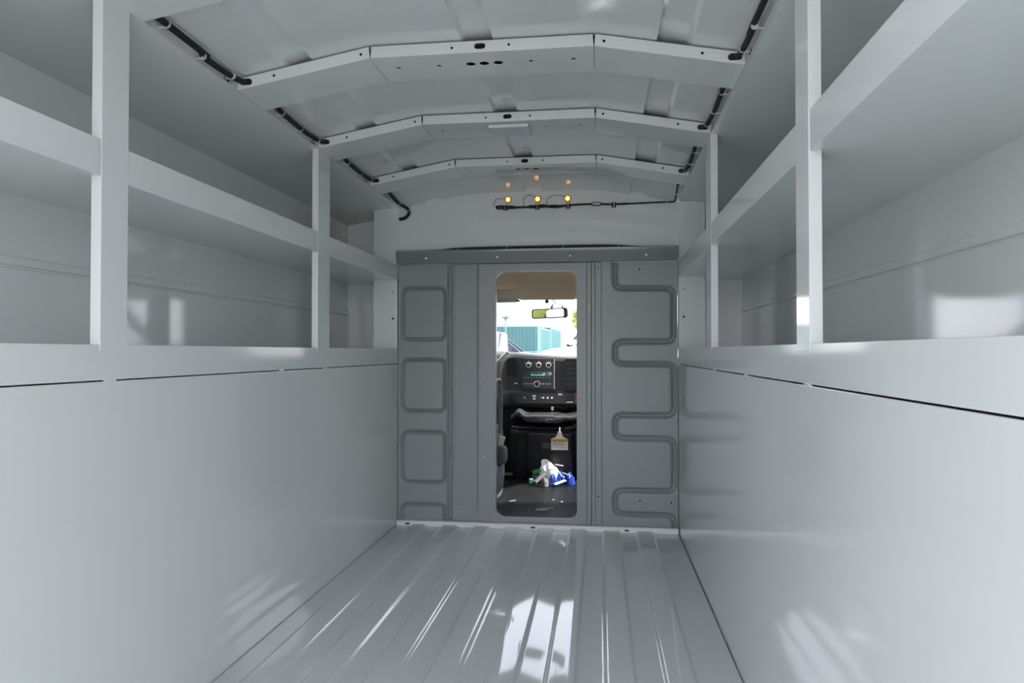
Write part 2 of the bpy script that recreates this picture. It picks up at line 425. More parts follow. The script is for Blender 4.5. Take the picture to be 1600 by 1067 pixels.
# ------------------------------------------------------------------ wiring along the roof edges
def ties(t, pts, r):
    for p, d in pts:
        d = Vector(d).normalized()
        build(MB().lathe([(r, -.0022), (r + .0009, -.0022), (r + .0009, .0022), (r, .0022)], p, d, 14), 'cable_tie', M['tie'], t)
def tie_clip(t, x, y, z, s):
    build(MB().box(min(x, s * .6592), max(x, s * .6592), y - .004, y + .004, z - .0075, z - .0045), 'tie_mount', M['tie'], t, bevel=.001)
zc = 1.538; xl = .640
t = thing('wiring_loom', (-xl, 1.5, zc), 'black corrugated wiring loom along the left roof edge', 'wiring')
pl = [(-xl, YB + .05, zc + .008), (-xl, 1.40, zc + .008), (-xl, 1.55, zc - .004), (-xl - .003, 1.68, zc + .002), (-xl + .002, 1.735, zc + .006), (-xl + .006, 1.76, zc + .011), (-xl + .004, 1.90, zc + .010),
      (-xl, 1.96, zc + .004), (-xl + .001, 2.12, zc - .003), (-xl, 2.24, zc + .003), (-xl + .006, 2.30, zc + .011), (-xl + .004, 2.44, zc + .010), (-xl, 2.52, zc + .004), (-xl + .001, 2.66, zc - .002), (-xl, 2.79, zc + .003), (-xl + .006, 2.84, zc + .011),
      (-xl + .004, 2.98, zc + .012), (-xl + .002, 3.06, zc), (-.628, 3.15, 1.519), (-.606, 3.215, 1.508), (-.603, 3.232, 1.487), (-.622, 3.236, 1.468), (-.652, 3.238, 1.462)]
build(MB().tube(smooth_path(pl, 5), .0080, 10), 'loom', M['loom'], t)
for y, z in ((1.41, .007), (1.55, -.004), (1.685, .002), (1.97, .003), (2.10, -.003), (2.235, .002), (2.52, .004), (2.66, -.002), (2.785, .003)):
    ties(t, [((-xl, y, zc + z), (0, 1, 0))], .0080); tie_clip(t, -xl - .004, y, zc + z, -1)
ties(t, [((-.628, 3.15, 1.519), (.3, 1, -.2)), ((-.604, 3.222, 1.500), (0, .4, -1))], .0080)

t = thing('wiring_harness', (.2, 3.23, 1.507), 'black wiring harness down the right roof edge and across the front wall', 'wiring')
pr = [(xl, YB + .05, zc + .006), (xl, 1.45, zc + .006), (xl, 1.56, zc - .002), (xl + .002, 1.69, zc + .003), (xl - .002, 1.735, zc + .006), (xl - .006, 1.76, zc + .011), (xl - .004, 1.90, zc + .010),
      (xl, 1.96, zc + .006), (xl + .002, 2.10, zc), (xl, 2.24, zc + .002), (xl - .006, 2.30, zc + .011), (xl - .004, 2.44, zc + .010), (xl, 2.52, zc + .006), (xl + .002, 2.68, zc - .001), (xl, 2.80, zc + .003), (xl - .006, 2.84, zc + .011), (xl - .004, 2.98, zc + .012), (xl, 3.05, zc + .006)]
build(MB().tube(smooth_path(pr, 5), .0072, 10), 'loom', M['loom'], t)
pf = [(xl, 3.05, zc + .006), (xl + .002, 3.15, 1.523), (.642, 3.215, 1.509), (.628, 3.236, 1.511), (.58, 3.240, 1.512), (.45, 3.240, 1.509), (.37, 3.239, 1.508), (.30, 3.236, 1.510), (.22, 3.238, 1.511), (.15, 3.237, 1.508), (.08, 3.236, 1.504), (.04, 3.235, 1.511), (-.02, 3.237, 1.506), (-.08, 3.236, 1.505), (-.13, 3.237, 1.510), (-.170, 3.237, 1.512), (-.178, 3.237, 1.506), (-.165, 3.236, 1.501), (-.11, 3.234, 1.502), (-.03, 3.233, 1.504), (.04, 3.232, 1.505), (.10, 3.234, 1.500), (.17, 3.234, 1.509)]
build(MB().tube(smooth_path(pf, 5), [.0036] * 26 + [.0046] * (5 * 22 + 1 - 26), 8), 'front_loom', M['loom'], t)
for x0, x1, r in ((-.155, -.09, .0085), (-.03, .02, .008), (.02, .05, .007), (.07, .12, .007)):
    build(MB().tube([(x0, 3.236, 1.506), (x0 + .008, 3.236, 1.506), (x1 - .008, 3.236, 1.505), (x1, 3.236, 1.505)], [r * .4, r, r, r * .4], 10), 'tape_wrap', M['loom'], t)
for x in (-.137, .015, .159, .370):
    build(MB().box(x - .010, x + .010, 3.241, 3.2498, 1.493, 1.518), 'adhesive_mount', M['black'], t, bevel=.0015)
    build(MB().box(x - .0018, x + .0018, 3.2285, 3.2415, 1.494, 1.517), 'cable_tie', M['tie'], t, bevel=.0006)
build(MB().box(.270, .312, 3.229, 3.244, 1.502, 1.519), 'connector', M['greyc'], t, bevel=.003)
build(MB().box(.274, .306, 3.2275, 3.229, 1.507, 1.513), 'connector_label', M['white'], t)
for y, z in ((1.56, -.002), (1.69, .003), (1.97, .005), (2.11, 0), (2.235, .002), (2.54, .005), (2.67, -.001), (2.795, .003)):
    ties(t, [((xl + .001, y, zc + z), (0, 1, 0))], .0072); tie_clip(t, xl + .004, y, zc + z, 1)
ties(t, [((xl + .002, 3.13, 1.525), (0, 1, -.2)), ((.612, 3.238, 1.513), (1, 0, 0))], .0042)

# amber clearance lamps
AMB = [(-.125, 1.544, 'amber clearance lamp on the front wall, leftmost of three', [(0, 0), (-.03, .006), (-.055, .003), (-.066, -.012), (-.068, -.03)]),
       (.015, 1.543, 'amber clearance lamp on the front wall, middle of three', [(0, 0), (-.03, .020), (-.05, .016), (-.064, .003), (-.066, -.016), (-.066, -.034)]),
       (.156, 1.542, 'amber clearance lamp on the front wall, rightmost of three', [(0, 0), (-.02, .012), (-.06, .016), (-.09, .004), (-.097, -.014), (-.085, -.030), (-.055, -.037)])]
for x, z, lab, wr in AMB:
    t = thing('clearance_lamp', (x, 3.25, z), lab, 'lamp', 'amber lamps on the front wall')
    build(MB().lathe([(.0155, .0002), (.0155, .004), (.0125, .006), (.0120, .002)], (x, 3.25, z), (0, -1, 0), 20), 'grommet', M['rim'], t)
    build(MB().lathe([(.0122, .001), (.0122, .006), (.009, .0085)], (x, 3.25, z), (0, -1, 0), 20), 'lens', M['lens'], t)
    build(MB().lathe([(.0072, .008), (.006, .0105), (.003, .0115)], (x, 3.25, z), (0, -1, 0), 16), 'lens_glow', M['lensc'], t)  # bright centre of the daylight glow, put in as emission
    build(MB().tube(smooth_path([(x + a, 3.243 if i else 3.2385, z + b) for i, (a, b) in enumerate(wr)], 5), .0011, 6), 'lead_wire', M['black'], t)

# ------------------------------------------------------------------ crossbar over the partition
t = thing('crossbar', (0, 3.21, 1.243), 'dark grey metal crossbar spanning the top of the partition', 'bar')
pb = [(3.196, 1.304), (3.196, 1.287), (3.214, 1.242), (3.2465, 1.242), (3.2465, 1.245), (3.217, 1.245), (3.199, 1.288), (3.199, 1.304)]
build(MB().prism(pb, 'x', -.6575, .6575), 'channel', M['bar'], t, bevel=.0012)
for x in (-.511, -.17, .171, .515):
    z = 1.266; y = 3.196 + (1.287 - z) / .045 * .018
    build(MB().lathe([(.0065, -.001), (.0065, .002), (.004, .004), (.0005, .0046)], (x, y, z), (0, -.93, -.37), 12), 'screw', M['screw'], t)
t = thing('conduit', (0, 3.224, 1.304), 'black conduit lying on top of the dark crossbar', 'conduit')
pc = smooth_path([(-.655, 3.2345, 1.2995), (-.56, 3.234, 1.301), (-.45, 3.230, 1.302), (-.36, 3.226, 1.309), (-.2, 3.222, 1.3105), (0, 3.222, 1.3115), (.2, 3.222, 1.3115), (.36, 3.224, 1.3095), (.48, 3.230, 1.302), (.6, 3.234, 1.2995), (.655, 3.2345, 1.299)], 5)
build(MB().tube(pc, .0095, 10), 'tube', M['black'], t)
for x in (-.362, -.126, .135, .39):
    build(MB().lathe([(.0097, -.0012), (.0108, -.0012), (.0108, .0012), (.0097, .0012)], (x, 3.2225 + (.003 if abs(x) > .35 else 0), 1.3098 if x < 0 else 1.3110), (1, 0, 0), 14), 'cable_tie', M['tie'], t)

# ------------------------------------------------------------------ partition panels
def sstep(a, b, x):
    t = max(0, min(1, (x - a) / (b - a))); return t * t * (3 - 2 * t)
def sdr(x, z, x0, x1, z0, z1, r):
    cx, cz = (x0 + x1) / 2, (z0 + z1) / 2; qx = abs(x - cx) - (x1 - x0) / 2 + r; qz = abs(z - cz) - (z1 - z0) / 2 + r
    return min(max(qx, qz), 0) + math.hypot(max(qx, 0), max(qz, 0)) - r
PADS = [(.885, 1.130), (.542, .787), (.203, .441), (-.10, .096)]
def hl(x, z):                                     # depth pressed away from the viewer
    d = 0
    for a, b in PADS:
        s_ = sdr(x, z, -.637, -.430, a, b, .03); d = max(d, .017 * (1 - sstep(0, .0115, abs(s_))))
    g = abs(x + .406); d = max(d, .020 * (1 - sstep(.001, .015, g)))
    s_ = sdr(x, z, -.386, -.2685, .062, 1.40, .02); d = max(d, .006 * (1 - sstep(-.006, .001, s_)))
    return d
SER = [(.374, 1.30), (.374, 1.118), (.641, 1.118), (.641, .872), (.374, .872), (.374, .768), (.641, .768), (.641, .532), (.374, .532), (.374, .426), (.641, .426), (.641, .186), (.374, .186), (.374, .076), (.641, .076), (.641, -.1)]
def round_poly(P, r, n=6):
    out = [Vector(P[0])]
    for i in range(1, len(P) - 1):
        out += [Vector(q) for q in fil(P[i - 1], P[i], P[i + 1], r, n)]
    return out + [Vector(P[-1])]
SERR = round_poly(SER, .038)
SEG = [(a, b) for a, b in zip(SERR[:-1], SERR[1:]) if (b - a).length > 1e-6]
def hr(x, z):
    p = Vector((x, z)); best = 9
    for a, b in SEG:
        if min(a.y, b.y) - .05 > z or max(a.y, b.y) + .05 < z: continue
        d = b - a; t = max(0, min(1, (p - a).dot(d) / d.dot(d))); best = min(best, (p - a - d * t).length)
    return .0205 * (1 - sstep(.0, .0165, best))
def panel(name, label, x0, x1, z0, z1, fn, step=.0042):
    t = thing(name, ((x0 + x1) / 2, D, z0), label, 'panel')
    nu, nv = int((x1 - x0) / step), int((z1 - z0) / step)
    mb = MB().grid(lambda u, v: (x0 + (x1 - x0) * u, D + .001 + fn(x0 + (x1 - x0) * u, z0 + (z1 - z0) * v), z0 + (z1 - z0) * v), nu, nv)
    # back sheet and rim so the panel has thickness
    n0 = len(mb.v); m_ = nv + 1
    rim = [j for j in range(m_)] + [i * m_ + nv for i in range(1, nu + 1)] + [nu * m_ + j for j in range(nv - 1, -1, -1)] + [i * m_ for i in range(nu - 1, 0, -1)]
    back = [(mb.v[i][0], D + .022, mb.v[i][2]) for i in rim]; k = len(rim)
    mb.add(back, []); mb.f += [[rim[i], rim[(i + 1) % k], n0 + (i + 1) % k, n0 + i] for i in range(k)] + [[n0 + i for i in range(k)]]
    build(mb, 'pressed_sheet', M['bulk'], t, ang=60)
    return t
def rivet(t, x, z, y=D, r=.0055, m='screw', name='screw'):
    build(MB().lathe([(r, -.001), (r, .001), (r * .6, .0028), (.0004, .0032)], (x, y, z), (0, -1, 0), 12), name, M[m], t)
panel('partition_panel', 'grey partition panel left of the doorway with square pressings', -.6565, -.2655, .0245, 1.2405, hl)
t = panel('partition_panel', 'grey partition panel right of the doorway with a serpentine pressing', .3135, .6570, .0245, 1.2405, hr)
for x, z in ((.486, 1.205), (.486, .140), (.627, .135)): rivet(t, x, z, D + .001, .004, 'dashd', 'bolt_hole')
t = thing('doorway_panel', (.01, D, .0245), 'grey partition panel framing the open doorway into the cab', 'panel')
N = 8; inner = rrect(-.182, .1975, .0455, 1.2045, .042, N)
build(ring_plate((-.2645, .2435, .0245, 1.2405), inner, N, D - .004, D + .028), 'door_frame', M['bulk'], t, bevel=.0012)
build(MB().box(.2425, .3145, D + .021, D + .026, .0245, 1.2405).box(-.2675, -.2635, D + .021, D + .026, .0245, 1.2405), 'light_stop_strip', M['bulk'], t)  # strips added behind the joints to block light from the cab
build(MB().box(.2450, .2640, D - .006, D + .02, .0245, 1.2405), 'edge_strip', M['bulk'], t, bevel=.002)
build(MB().box(.2665, .2815, D - .003, D + .02, .0245, 1.2405), 'edge_strip', M['bulk'], t, bevel=.002)
build(MB().box(.2825, .3115, D + .004, D + .02, .0245, 1.2405), 'edge_channel', M['bulk'], t, bevel=.001)
for z in (1.022, .676, .328):
    rivet(t, -.2395, z, D - .004, .0048); rivet(t, .2545, z - .002, D - .006, .0048)
for z in (1.215, .155): rivet(t, .297, z, D + .004, .0035, 'dashd', 'bolt_hole')

# ------------------------------------------------------------------ cab shell
CX = .93
ribs = []
x = -CX
while x < CX - .012: ribs += [(x, .026), (x + .0055, .026), (x + .0065, .030), (x + .0105, .030)]; x += .0115
m = MB().sheet([(CX, .026)] + ribs[::-1], 'y', 3.275, 4.45, .006)
t = build(m, 'rubber_mat', M['mat'], org=(0, 3.9, .026), ang=30); tag(t, 'black ribbed rubber floor mat in the cab beyond the doorway', 'floor mat')
struct(MB().box(-CX, CX, D, 5.05, -.03, .0195), 'floor_cab', M['trim'], 'dark cab floor under the rubber mat')
# headliner with a hump at the front
def hd(u, v):
    x = -CX + 2 * CX * u; y = 3.452 + .77 * v
    z = 1.262 - .012 * (2 * u - 1) ** 2
    f = sstep(.45, 1.0, v); z -= .091 * f
    k = sstep(-.24, -.17, x) * (1 - sstep(.15, .22, x))
    z -= .016 * k * sstep(.30, .55, v) * (1 - .6 * sstep(.8, 1, v)) + .024 * k * sstep(.7, 1, v)
    return (x, y, z)
mb = MB().grid(hd, 90, 40); mb.grid(lambda u, v: (hd(u, v)[0], hd(u, v)[1] + .01 * v, 1.30), 8, 8)
mb.box(-.655, .655, 3.28, 3.455, 1.262, 1.268)
struct(mb, 'ceiling_cab', M['tan'], 'tan cab headliner with a moulded front hump', ang=60)
struct(MB().box(-CX, CX, 3.452, 4.26, 1.30, 1.33).box(-.659, .659, 3.2565, 3.452, 1.30, 1.33).box(-CX, CX, 4.228, 4.26, 1.165, 1.31), 'trim_5', M['tan'], 'cab roof shell and windshield header')
for s, nm in ((-1, 'left'), (1, 'right')):
    xa, xb = sorted((s * CX, s * (CX + .04)))
    # door side with a window opening, polygon in (y, z)
    pieces = MB()
    pieces.box(xa, xb, 3.4475, 5.06, -.03, .70).box(xa, xb, 3.4475, 3.80, .70, 1.33).box(xa, xb, 3.80, 4.26, 1.16, 1.33)  # unseen rear pillar widened to keep sun off the mat by the doorway
    pieces.add([(q, y, z) for q in (xa, xb) for y, z in ((4.16, 1.16), (4.26, 1.19), (5.03, .70), (4.90, .70))], [(0, 1, 2, 3), (7, 6, 5, 4), (0, 4, 5, 1), (1, 5, 6, 2), (2, 6, 7, 3), (3, 7, 4, 0)])
    struct(pieces, 'wall_cab_' + nm, M['trim'], 'inside of the cab door on the ' + nm)
    xm = s * (CX + .02)
    g = MB().add([(xm, 3.80, .70), (xm, 4.91, .70), (xm, 4.17, 1.165), (xm, 3.80, 1.165)], [(0, 1, 2, 3)])
    struct(g, 'window_%d' % (1 if s < 0 else 2), M['glass'], 'side window of the cab door on the ' + nm)
    b = MB(); b.box(min(s * .664, s * CX), max(s * .664, s * CX), 3.447, 3.46, -.03, 1.33)
    struct(b, 'wall_cab_back_' + nm, M['trim'], 'rear wall of the cab on the ' + nm)
def ws(u, v):
    x = (-CX + 2 * CX * u); q = (2 * u - 1) ** 2
    return (x * (1 + .0 * v), 4.24 + .76 * v - .09 * q * v, 1.185 - .40 * v)
struct(MB().grid(ws, 20, 8), 'window_3', M['glass'], 'wide curved windshield of the cab')

struct(MB().box(-CX - .04, CX + .04, 5.02, 5.06, -.03, .775), 'wall_cab_front', M['trim'], 'dark firewall below the windshield behind the dashboard')
# dashboard: lofted body
t = thing('dashboard', (0, 4.95, .45), 'charcoal plastic dashboard beyond the doorway', 'dashboard')
def dtop(x): return .792 + .040 * sstep(.16, -.45, x) if False else .792 + .038 * (1 - sstep(-.50, .15, x))
def db(u, v):
    x = -CX + 2 * CX * u
    zt = dtop(x)
    pts = [(5.45, zt - .01), (5.05, zt - .004), (4.90, zt), (4.862, zt - .012), (4.85, zt - .035), (4.85, .62), (4.85, .55), (4.842, .541), (4.838, .50), (4.842, .465), (4.862, .435), (4.92, .418), (5.45, .41)]
    f = v * (len(pts) - 1); i = min(int(f), len(pts) - 2); r = f - i
    a, b = pts[i], pts[i + 1]
    bx_ = .05 * (sstep(-.30, -.42, x) if False else (1 - sstep(-.42, -.31, x)))
    return (x, a[0] * (1 - r) + b[0] * r - bx_ * (1 if 3 < f < 10 else .6), a[1] * (1 - r) + b[1] * r)
build(MB().grid(db, 60, 48), 'dash_body', M['dash'], t, ang=60)
cp = build(MB().box(-.240, -.008, 4.838, 4.87, .564, .776), 'radio_panel', M['dashp'], t, bevel=.004)
build(MB().box(-.0108, -.0085, 4.834, 4.84, .566, .774), 'silver_edge', M['silver'], cp)
build(MB().box(-.234, -.018, 4.836, 4.845, .690, .693), 'seam', M['dashd'], cp)
for x in (-.190, -.119, -.050):
    k = build(MB().lathe([(.019, 0), (.019, .004), (.0165, .006), (.0165, .003)], (x, 4.838, .733), (0, -1, 0), 24), 'climate_dial', M['silver'], t)
    build(MB().lathe([(.0140, 0), (.0135, .016), (.010, .018), (.0003, .018)], (x, 4.838, .733), (0, -1, 0), 20), 'knob', M['dashp'], k)
    build(MB().box(x - .0015, x + .0015, 4.8195, 4.8205, .737, .746), 'pointer', M['white'], k)
    for a in range(-60, 61, 30):
        if x > -.1 or a in (-60, 60, 0):
            px, pz = x + .029 * math.sin(R(a)), .733 + .029 * math.cos(R(a))
            build(MB().box(px - .002, px + .002, 4.837, 4.8382, pz - .002, pz + .002), 'dial_mark', M['white'], k)
for a in range(15, 90, 15):
    px, pz = -.119 + .027 * math.sin(R(a)), .733 + .027 * math.cos(R(a))
    build(MB().box(px - .004, px + .004, 4.837, 4.8382, pz - .003, pz + .003), 'dial_mark', M['red'], cp)
dsp = build(MB().box(-.226, -.036, 4.8365, 4.842, .652, .688), 'display', M['disp'], t, bevel=.002)
for i, x in enumerate([-.168, -.158, -.148, -.138, -.128, -.118, -.108, -.098, -.088, -.080]):
    h = (.012, .007, .007, .008, .006, .008, .006, .008, .014, .018)[i]
    build(MB().box(x - .0032, x + .0032, 4.8355, 4.8366, .659, .659 + h), 'display_segment', M['digit'], dsp)
kn = build(MB().lathe([(.012, 0), (.012, .010), (.009, .012), (.0003, .012)], (-.038, 4.838, .671), (0, -1, 0), 20), 'volume_knob', M['silver'], t)
for i in range(9):
    x = -.215 + i * .021
    build(MB().box(x - .003, x + .003, 4.8365, 4.8382, .642, .6455), 'preset_mark', M['white'], cp)
rk = build(MB().lathe([(.022, 0), (.022, .005), (.0185, .007), (.0185, .004)], (-.131, 4.838, .601), (0, -1, 0), 24), 'tuner_ring', M['silver'], t)
build(MB().lathe([(.0165, 0), (.0165, .012), (.013, .014), (.0003, .014)], (-.131, 4.838, .601), (0, -1, 0), 20), 'knob', M['dashp'], rk)
for x in (-.225, -.208, -.195, -.18, -.165, -.098, -.085, -.07, -.055, -.04):
    build(MB().box(x - .002, x + .002, 4.8365, 4.8382, .597, .605), 'button_mark', M['silver'], cp)
for (x0, x1, z0, z1, vert) in ((-.333, -.272, .654, .779, True), (.065, .235, .567, .775, False)):
    fr = MB(); inn = rrect(x0 + .004, x1 - .004, z0 + .004, z1 - .004, .004, 3)
    v = build(ring_plate((x0, x1, z0, z1), inn, 3, 4.832, 4.86), 'air_vent', M['dashd'], t)
    build(MB().box(x0 + .003, x1 - .003, 4.846, 4.8485, z0 + .003, z1 - .003), 'vent_back', M['black'], v)
    sl = MB()
    if vert:
        for k in range(4): xx = x0 + .014 + k * .011; sl.box(xx, xx + .003, 4.834, 4.846, z0 + .006, z1 - .006)
    else:
        for k in range(5): zz = z0 + .028 + k * .036; sl.box(x0 + .005, x1 - .005, 4.836, 4.846, zz, zz + .008)
    build(sl, 'vent_slats', M['dashp'], v)
sw = build(MB().box(-.320, .235, 4.829, 4.845, .462, .538), 'switch_panel', M['dashp'], t, bevel=.004)
build(MB().lathe([(.030, 0), (.030, .004), (.024, .006), (.0003, .006)], (-.300, 4.83, .50), (0, -1, 0), 24), 'socket', M['dashd'], sw)
for x, z, a, b in ((-.217, .505, .004, .005), (-.150, .520, .013, .002), (-.150, .512, .011, .002), (-.150, .497, .008, .005), (-.086, .505, .006, .006), (-.056, .505, .006, .006), (-.026, .505, .006, .006), (-.103, .505, .002, .003), (-.31, .515, .002, .006)):
    build(MB().box(x - a, x + a, 4.8275, 4.8295, z - b, z + b), 'switch_mark', M['silver'], sw)
build(MB().box(.017, .044, 4.8265, 4.8295, .522, .536), 'switch_mark', M['white'], sw)
build(MB().box(.070, .128, 4.822, 4.8295, .470, .530), 'switch_cover', M['dash'], sw, bevel=.003)
build(MB().box(.075, .120, 4.8212, 4.8222, .474, .478), 'switch_mark', M['silver'], sw)
build(MB().box(.132, .150, 4.820, 4.8295, .466, .536), 'red_switch', M['red'], sw, bevel=.003)
build(MB().box(-.290, -.268, 4.828, 4.832, .600, .608), 'switch_mark', M['silver'], t)

# column shift lever
t = thing('shift_lever', (-.42, 4.66, .735), 'cream column shift lever in front of the left dash vent', 'lever')
build(MB().tube(smooth_path([(-.46, 4.70, .70), (-.40, 4.63, .742), (-.35, 4.60, .782), (-.312, 4.59, .812)], 4), .0095, 12), 'lever_arm', M['cream'], t)
build(MB().tube([(-.318, 4.592, .806), (-.312, 4.59, .812), (-.302, 4.588, .820), (-.297, 4.587, .823)], [.008, .0125, .0125, .007], 12), 'lever_tip', M['cream'], t)
build(MB().tube([(-.46, 4.70, .70), (-.46, 4.795, .69)], .02, 12), 'column_collar', M['trim'], t)

# engine cover and what lies on it
t = thing('engine_cover', (-.03, 4.5, .03), 'black plastic engine cover between the seats under the dashboard', 'cover')
prof_ = [(4.34, .03), (4.30, .33), (4.33, .365), (4.72, .385), (4.72, .03)]
mb = MB(); 
vs = []
for xx, k in ((-.255, .05), (-.20, 0), (.20, 0), (.255, .05)):
    vs += [(xx + (math.copysign(.03, xx) * (1 - (z - .03) / .4)), y + (k if i < 3 else 0), z - (k * .4 if 0 < i < 4 else 0)) for i, (y, z) in enumerate(prof_)]
fs = [(i * 5 + j, i * 5 + (j + 1) % 5, (i + 1) * 5 + (j + 1) % 5, (i + 1) * 5 + j) for i in range(3) for j in range(5)] + [list(range(5))[::-1], list(range(15, 20))]
mb.add(vs, fs); body = build(mb, 'cover_body', M['eng'], t, bevel=.012, seg=3)
def pan(u, v):
    x = -.158 + .31 * u; z = .05 + .288 * v; e = min(u, 1 - u, v, 1 - v)
    return (x + .006 * (1 - v) * (1 if u > .5 else -1), 4.337 - (z - .03) / .31 * .038 - .014 * sstep(0, .07, e) , z)
build(MB().grid(pan, 40, 40), 'access_panel', M['eng'], t, ang=60)
build(MB().box(-.055, .0, 4.286, 4.31, .225, .265), 'latch', M['dashd'], t, bevel=.004)
build(MB().tube([(-.24, 4.335, .355), (-.20, 4.30, .352), (.18, 4.30, .352), (.24, 4.335, .355)], .008, 8), 'top_bead', M['dashd'], t)

def cush(u, v):
    th = 2 * math.pi * v; x = -.250 + .45 * u
    ry = .105 * (math.sin(math.pi * min(max(u, .015), .985)) ** .35); rz = .033 * (math.sin(math.pi * min(max(u, .012), .988)) ** .3)
    zc_ = .408 + .035 * math.exp(-((u - .10) / .08) ** 2) + .020 * math.exp(-((u - .97) / .10) ** 2)
    c, s_ = math.cos(th), math.sin(th)
    y = 4.375 + ry * math.copysign(abs(c) ** .7, c); z = zc_ + rz * math.copysign(abs(s_) ** .7, s_)
    nz = noise.noise(Vector((x * 16, y * 14, z * 18)))
    z2 = z + nz * .008 - .012 * math.exp(-((u - .02) / .05) ** 2) * (1 if s_ < 0 else 0)
    return (x + noise.noise(Vector((z * 30, x * 8, y * 9))) * .006, y + nz * .010, max(z2, .384 + .02 * 0))
o = build(MB().grid(cush, 60, 36), 'vinyl_cushion', M['pouch'], org=(-.03, 4.37, .385), ang=80); tag(o, 'rumpled shiny charcoal vinyl pad lying over the engine cover', 'pad')
o = build(MB().box(-.030, -.014, 4.80, 4.826, .418, .444), 'plug_connector', M['label'], org=(-.02, 4.81, .418), bevel=.004); tag(o, 'small white plug hanging under the dashboard', 'plug')
build(MB().tube(smooth_path([(-.02, 4.826, .436), (.02, 4.835, .44), (.06, 4.84, .425), (.08, 4.85, .44)], 4), .006, 8), 'plug_wire', M['black'], o)

# hanging warning tag
TY = 4.272
t = thing('warning_tag', (.057, TY, .222), 'yellow and white warning tag hanging on the black engine cover', 'tag')
shp = [(.006, .222), (.110, .222), (.110, .290), (.092, .296), (.080, .304), (.072, .318), (.070, .335), (.047, .335), (.045, .318), (.037, .304), (.025, .296), (.006, .290)]
build(MB().prism(shp, 'y', TY, TY + .0015), 'tag_card', M['label'], t)
build(MB().box(.0065, .1095, TY - .0006, TY, .268, .290), 'tag_header', M['yellow'], t)
text('WARNING', .0155, 'tag_lettering', M['ink'], Matrix.Translation((.065, TY - .0012, .2795)) @ FACE, t)
build(MB().prism([(.019, .273), (.030, .273), (.0245, .286)], 'y', TY - .0012, TY - .0005), 'warning_triangle', M['ink'], t)
for i, (z, a, b, mm) in enumerate(((.2620, .014, .085, 'ink'), (.2555, .012, .104, 'ink'), (.2475, .014, .090, 'inkr'), (.2375, .012, .100, 'inkr'))):
    g = MB(); x = a
    rr = random.Random(i)
    while x < b - .004:
        l = rr.uniform(.004, .012); g.box(x, min(x + l, b), TY - .0010, TY - .0003, z - .0014, z + .0014); x += l + .002
    build(g, 'tag_lettering', M[mm], t)
build(MB().tube(smooth_path([(.0585, TY + .001, .330), (.0585, TY + .006, .348), (.0585, TY + .011, .360)], 4), .0035, 8), 'tag_strap', M['label'], t)

# ------------------------------------------------------------------ items on the cab floor
ZF = .0305
def lump(cx, cy, r, h, seed, nu=22, nv=14, rough=.35, pointy=1.0):
    def f(u, v):
        a = 2 * math.pi * u; q = v
        rr = math.cos(q * math.pi / 2) ** pointy; zz = math.sin(q * math.pi / 2)
        n = 1 + rough * noise.noise(Vector((math.cos(a) * 1.6 + seed, math.sin(a) * 1.6, zz * 2.2 + seed)))
        return (cx + r[0] * rr * n * math.cos(a), cy + r[1] * rr * n * math.sin(a), ZF + h * zz * (1 + .25 * noise.noise(Vector((math.cos(a) * 2, math.sin(a) * 2 + seed, zz * 2)))))
    return MB().grid(f, nu, nv)
def litter(mb, name, m, loc, label, cat, bevel=0):
    o = build(mb, name, m, org=loc, bevel=bevel, ang=50); tag(o, label, cat); return o
def rbox(c, size, rot, z):
    mb = MB().box(-size[0] / 2, size[0] / 2, -size[1] / 2, size[1] / 2, 0, size[2])
    return mb.xf(Matrix.Translation((c[0], c[1], z)) @ Matrix.Rotation(R(rot[2]), 4, 'Z') @ Matrix.Rotation(R(rot[1]), 4, 'Y') @ Matrix.Rotation(R(rot[0]), 4, 'X'))
litter(lump(.014, 4.235, (.044, .036), .125, 3.1, nu=30, nv=18, rough=.9, pointy=.75).xf(Matrix(((1, 0, -.35, .35 * ZF), (0, 1, 0, 0), (0, 0, 1, 0), (0, 0, 0, 1)))), 'crumpled_cloth', M['cloth'], (.005, 4.225, ZF), 'bright white crumpled cloth heaped on the blue packets', 'cloth')
litter(rbox((-.073, 4.245), (.062, .05, .020), (0, -14, 8), ZF + .055), 'green_packet', M['green'], (-.073, 4.245, ZF), 'green packet tucked behind the white cloth', 'packet', .003)
litter(rbox((-.078, 4.225), (.07, .05, .05), (0, 0, 5), ZF), 'black_pouch', M['dashd'], (-.078, 4.225, ZF), 'small black pouch under the green packet', 'pouch', .012)
litter(rbox((-.108, 4.175), (.024, .024, .030), (0, 0, 12), ZF), 'teal_box', M['teal'], (-.108, 4.175, ZF), 'tiny teal box beside the pile on the cab floor', 'box', .003)
litter(rbox((-.052, 4.155), (.095, .026, .018), (0, -28, -42 + 90), ZF + .030), 'black_strap', M['greyc'], (-.052, 4.155, ZF), 'dark flat strap leaning off the left side of the white cloth', 'strap', .005)
litter(lump(-.022, 4.115, (.026, .03), .050, 8.4, rough=.2), 'grey_bundle', M['greyc'], (-.022, 4.115, ZF), 'grey fabric bundle at the front of the cloth pile', 'bundle')
litter(lump(.026, 4.148, (.028, .026), .062, 5.2, rough=.6), 'blue_packet', M['blue'], (.03, 4.15, ZF), 'crumpled dark blue packet directly below the white cloth', 'packet')
litter(rbox((.070, 4.125), (.075, .030, .010), (0, -16, 25), ZF + .016), 'folded_leaflet', M['label'], (.07, 4.125, ZF), 'pale folded leaflet at the lower right of the pile', 'leaflet', .004)
litter(lump(.072, 4.195, (.025, .024), .075, 1.7, rough=.5), 'blue_packet', M['blue'], (.068, 4.19, ZF), 'blue packet crossed by a white strip right of the cloth', 'packet')
litter(lump(.124, 4.200, (.030, .034), .066, 6.6, rough=.55), 'blue_packet', M['blue'], (.118, 4.2, ZF), 'blue packet at the right end of the pile', 'packet')
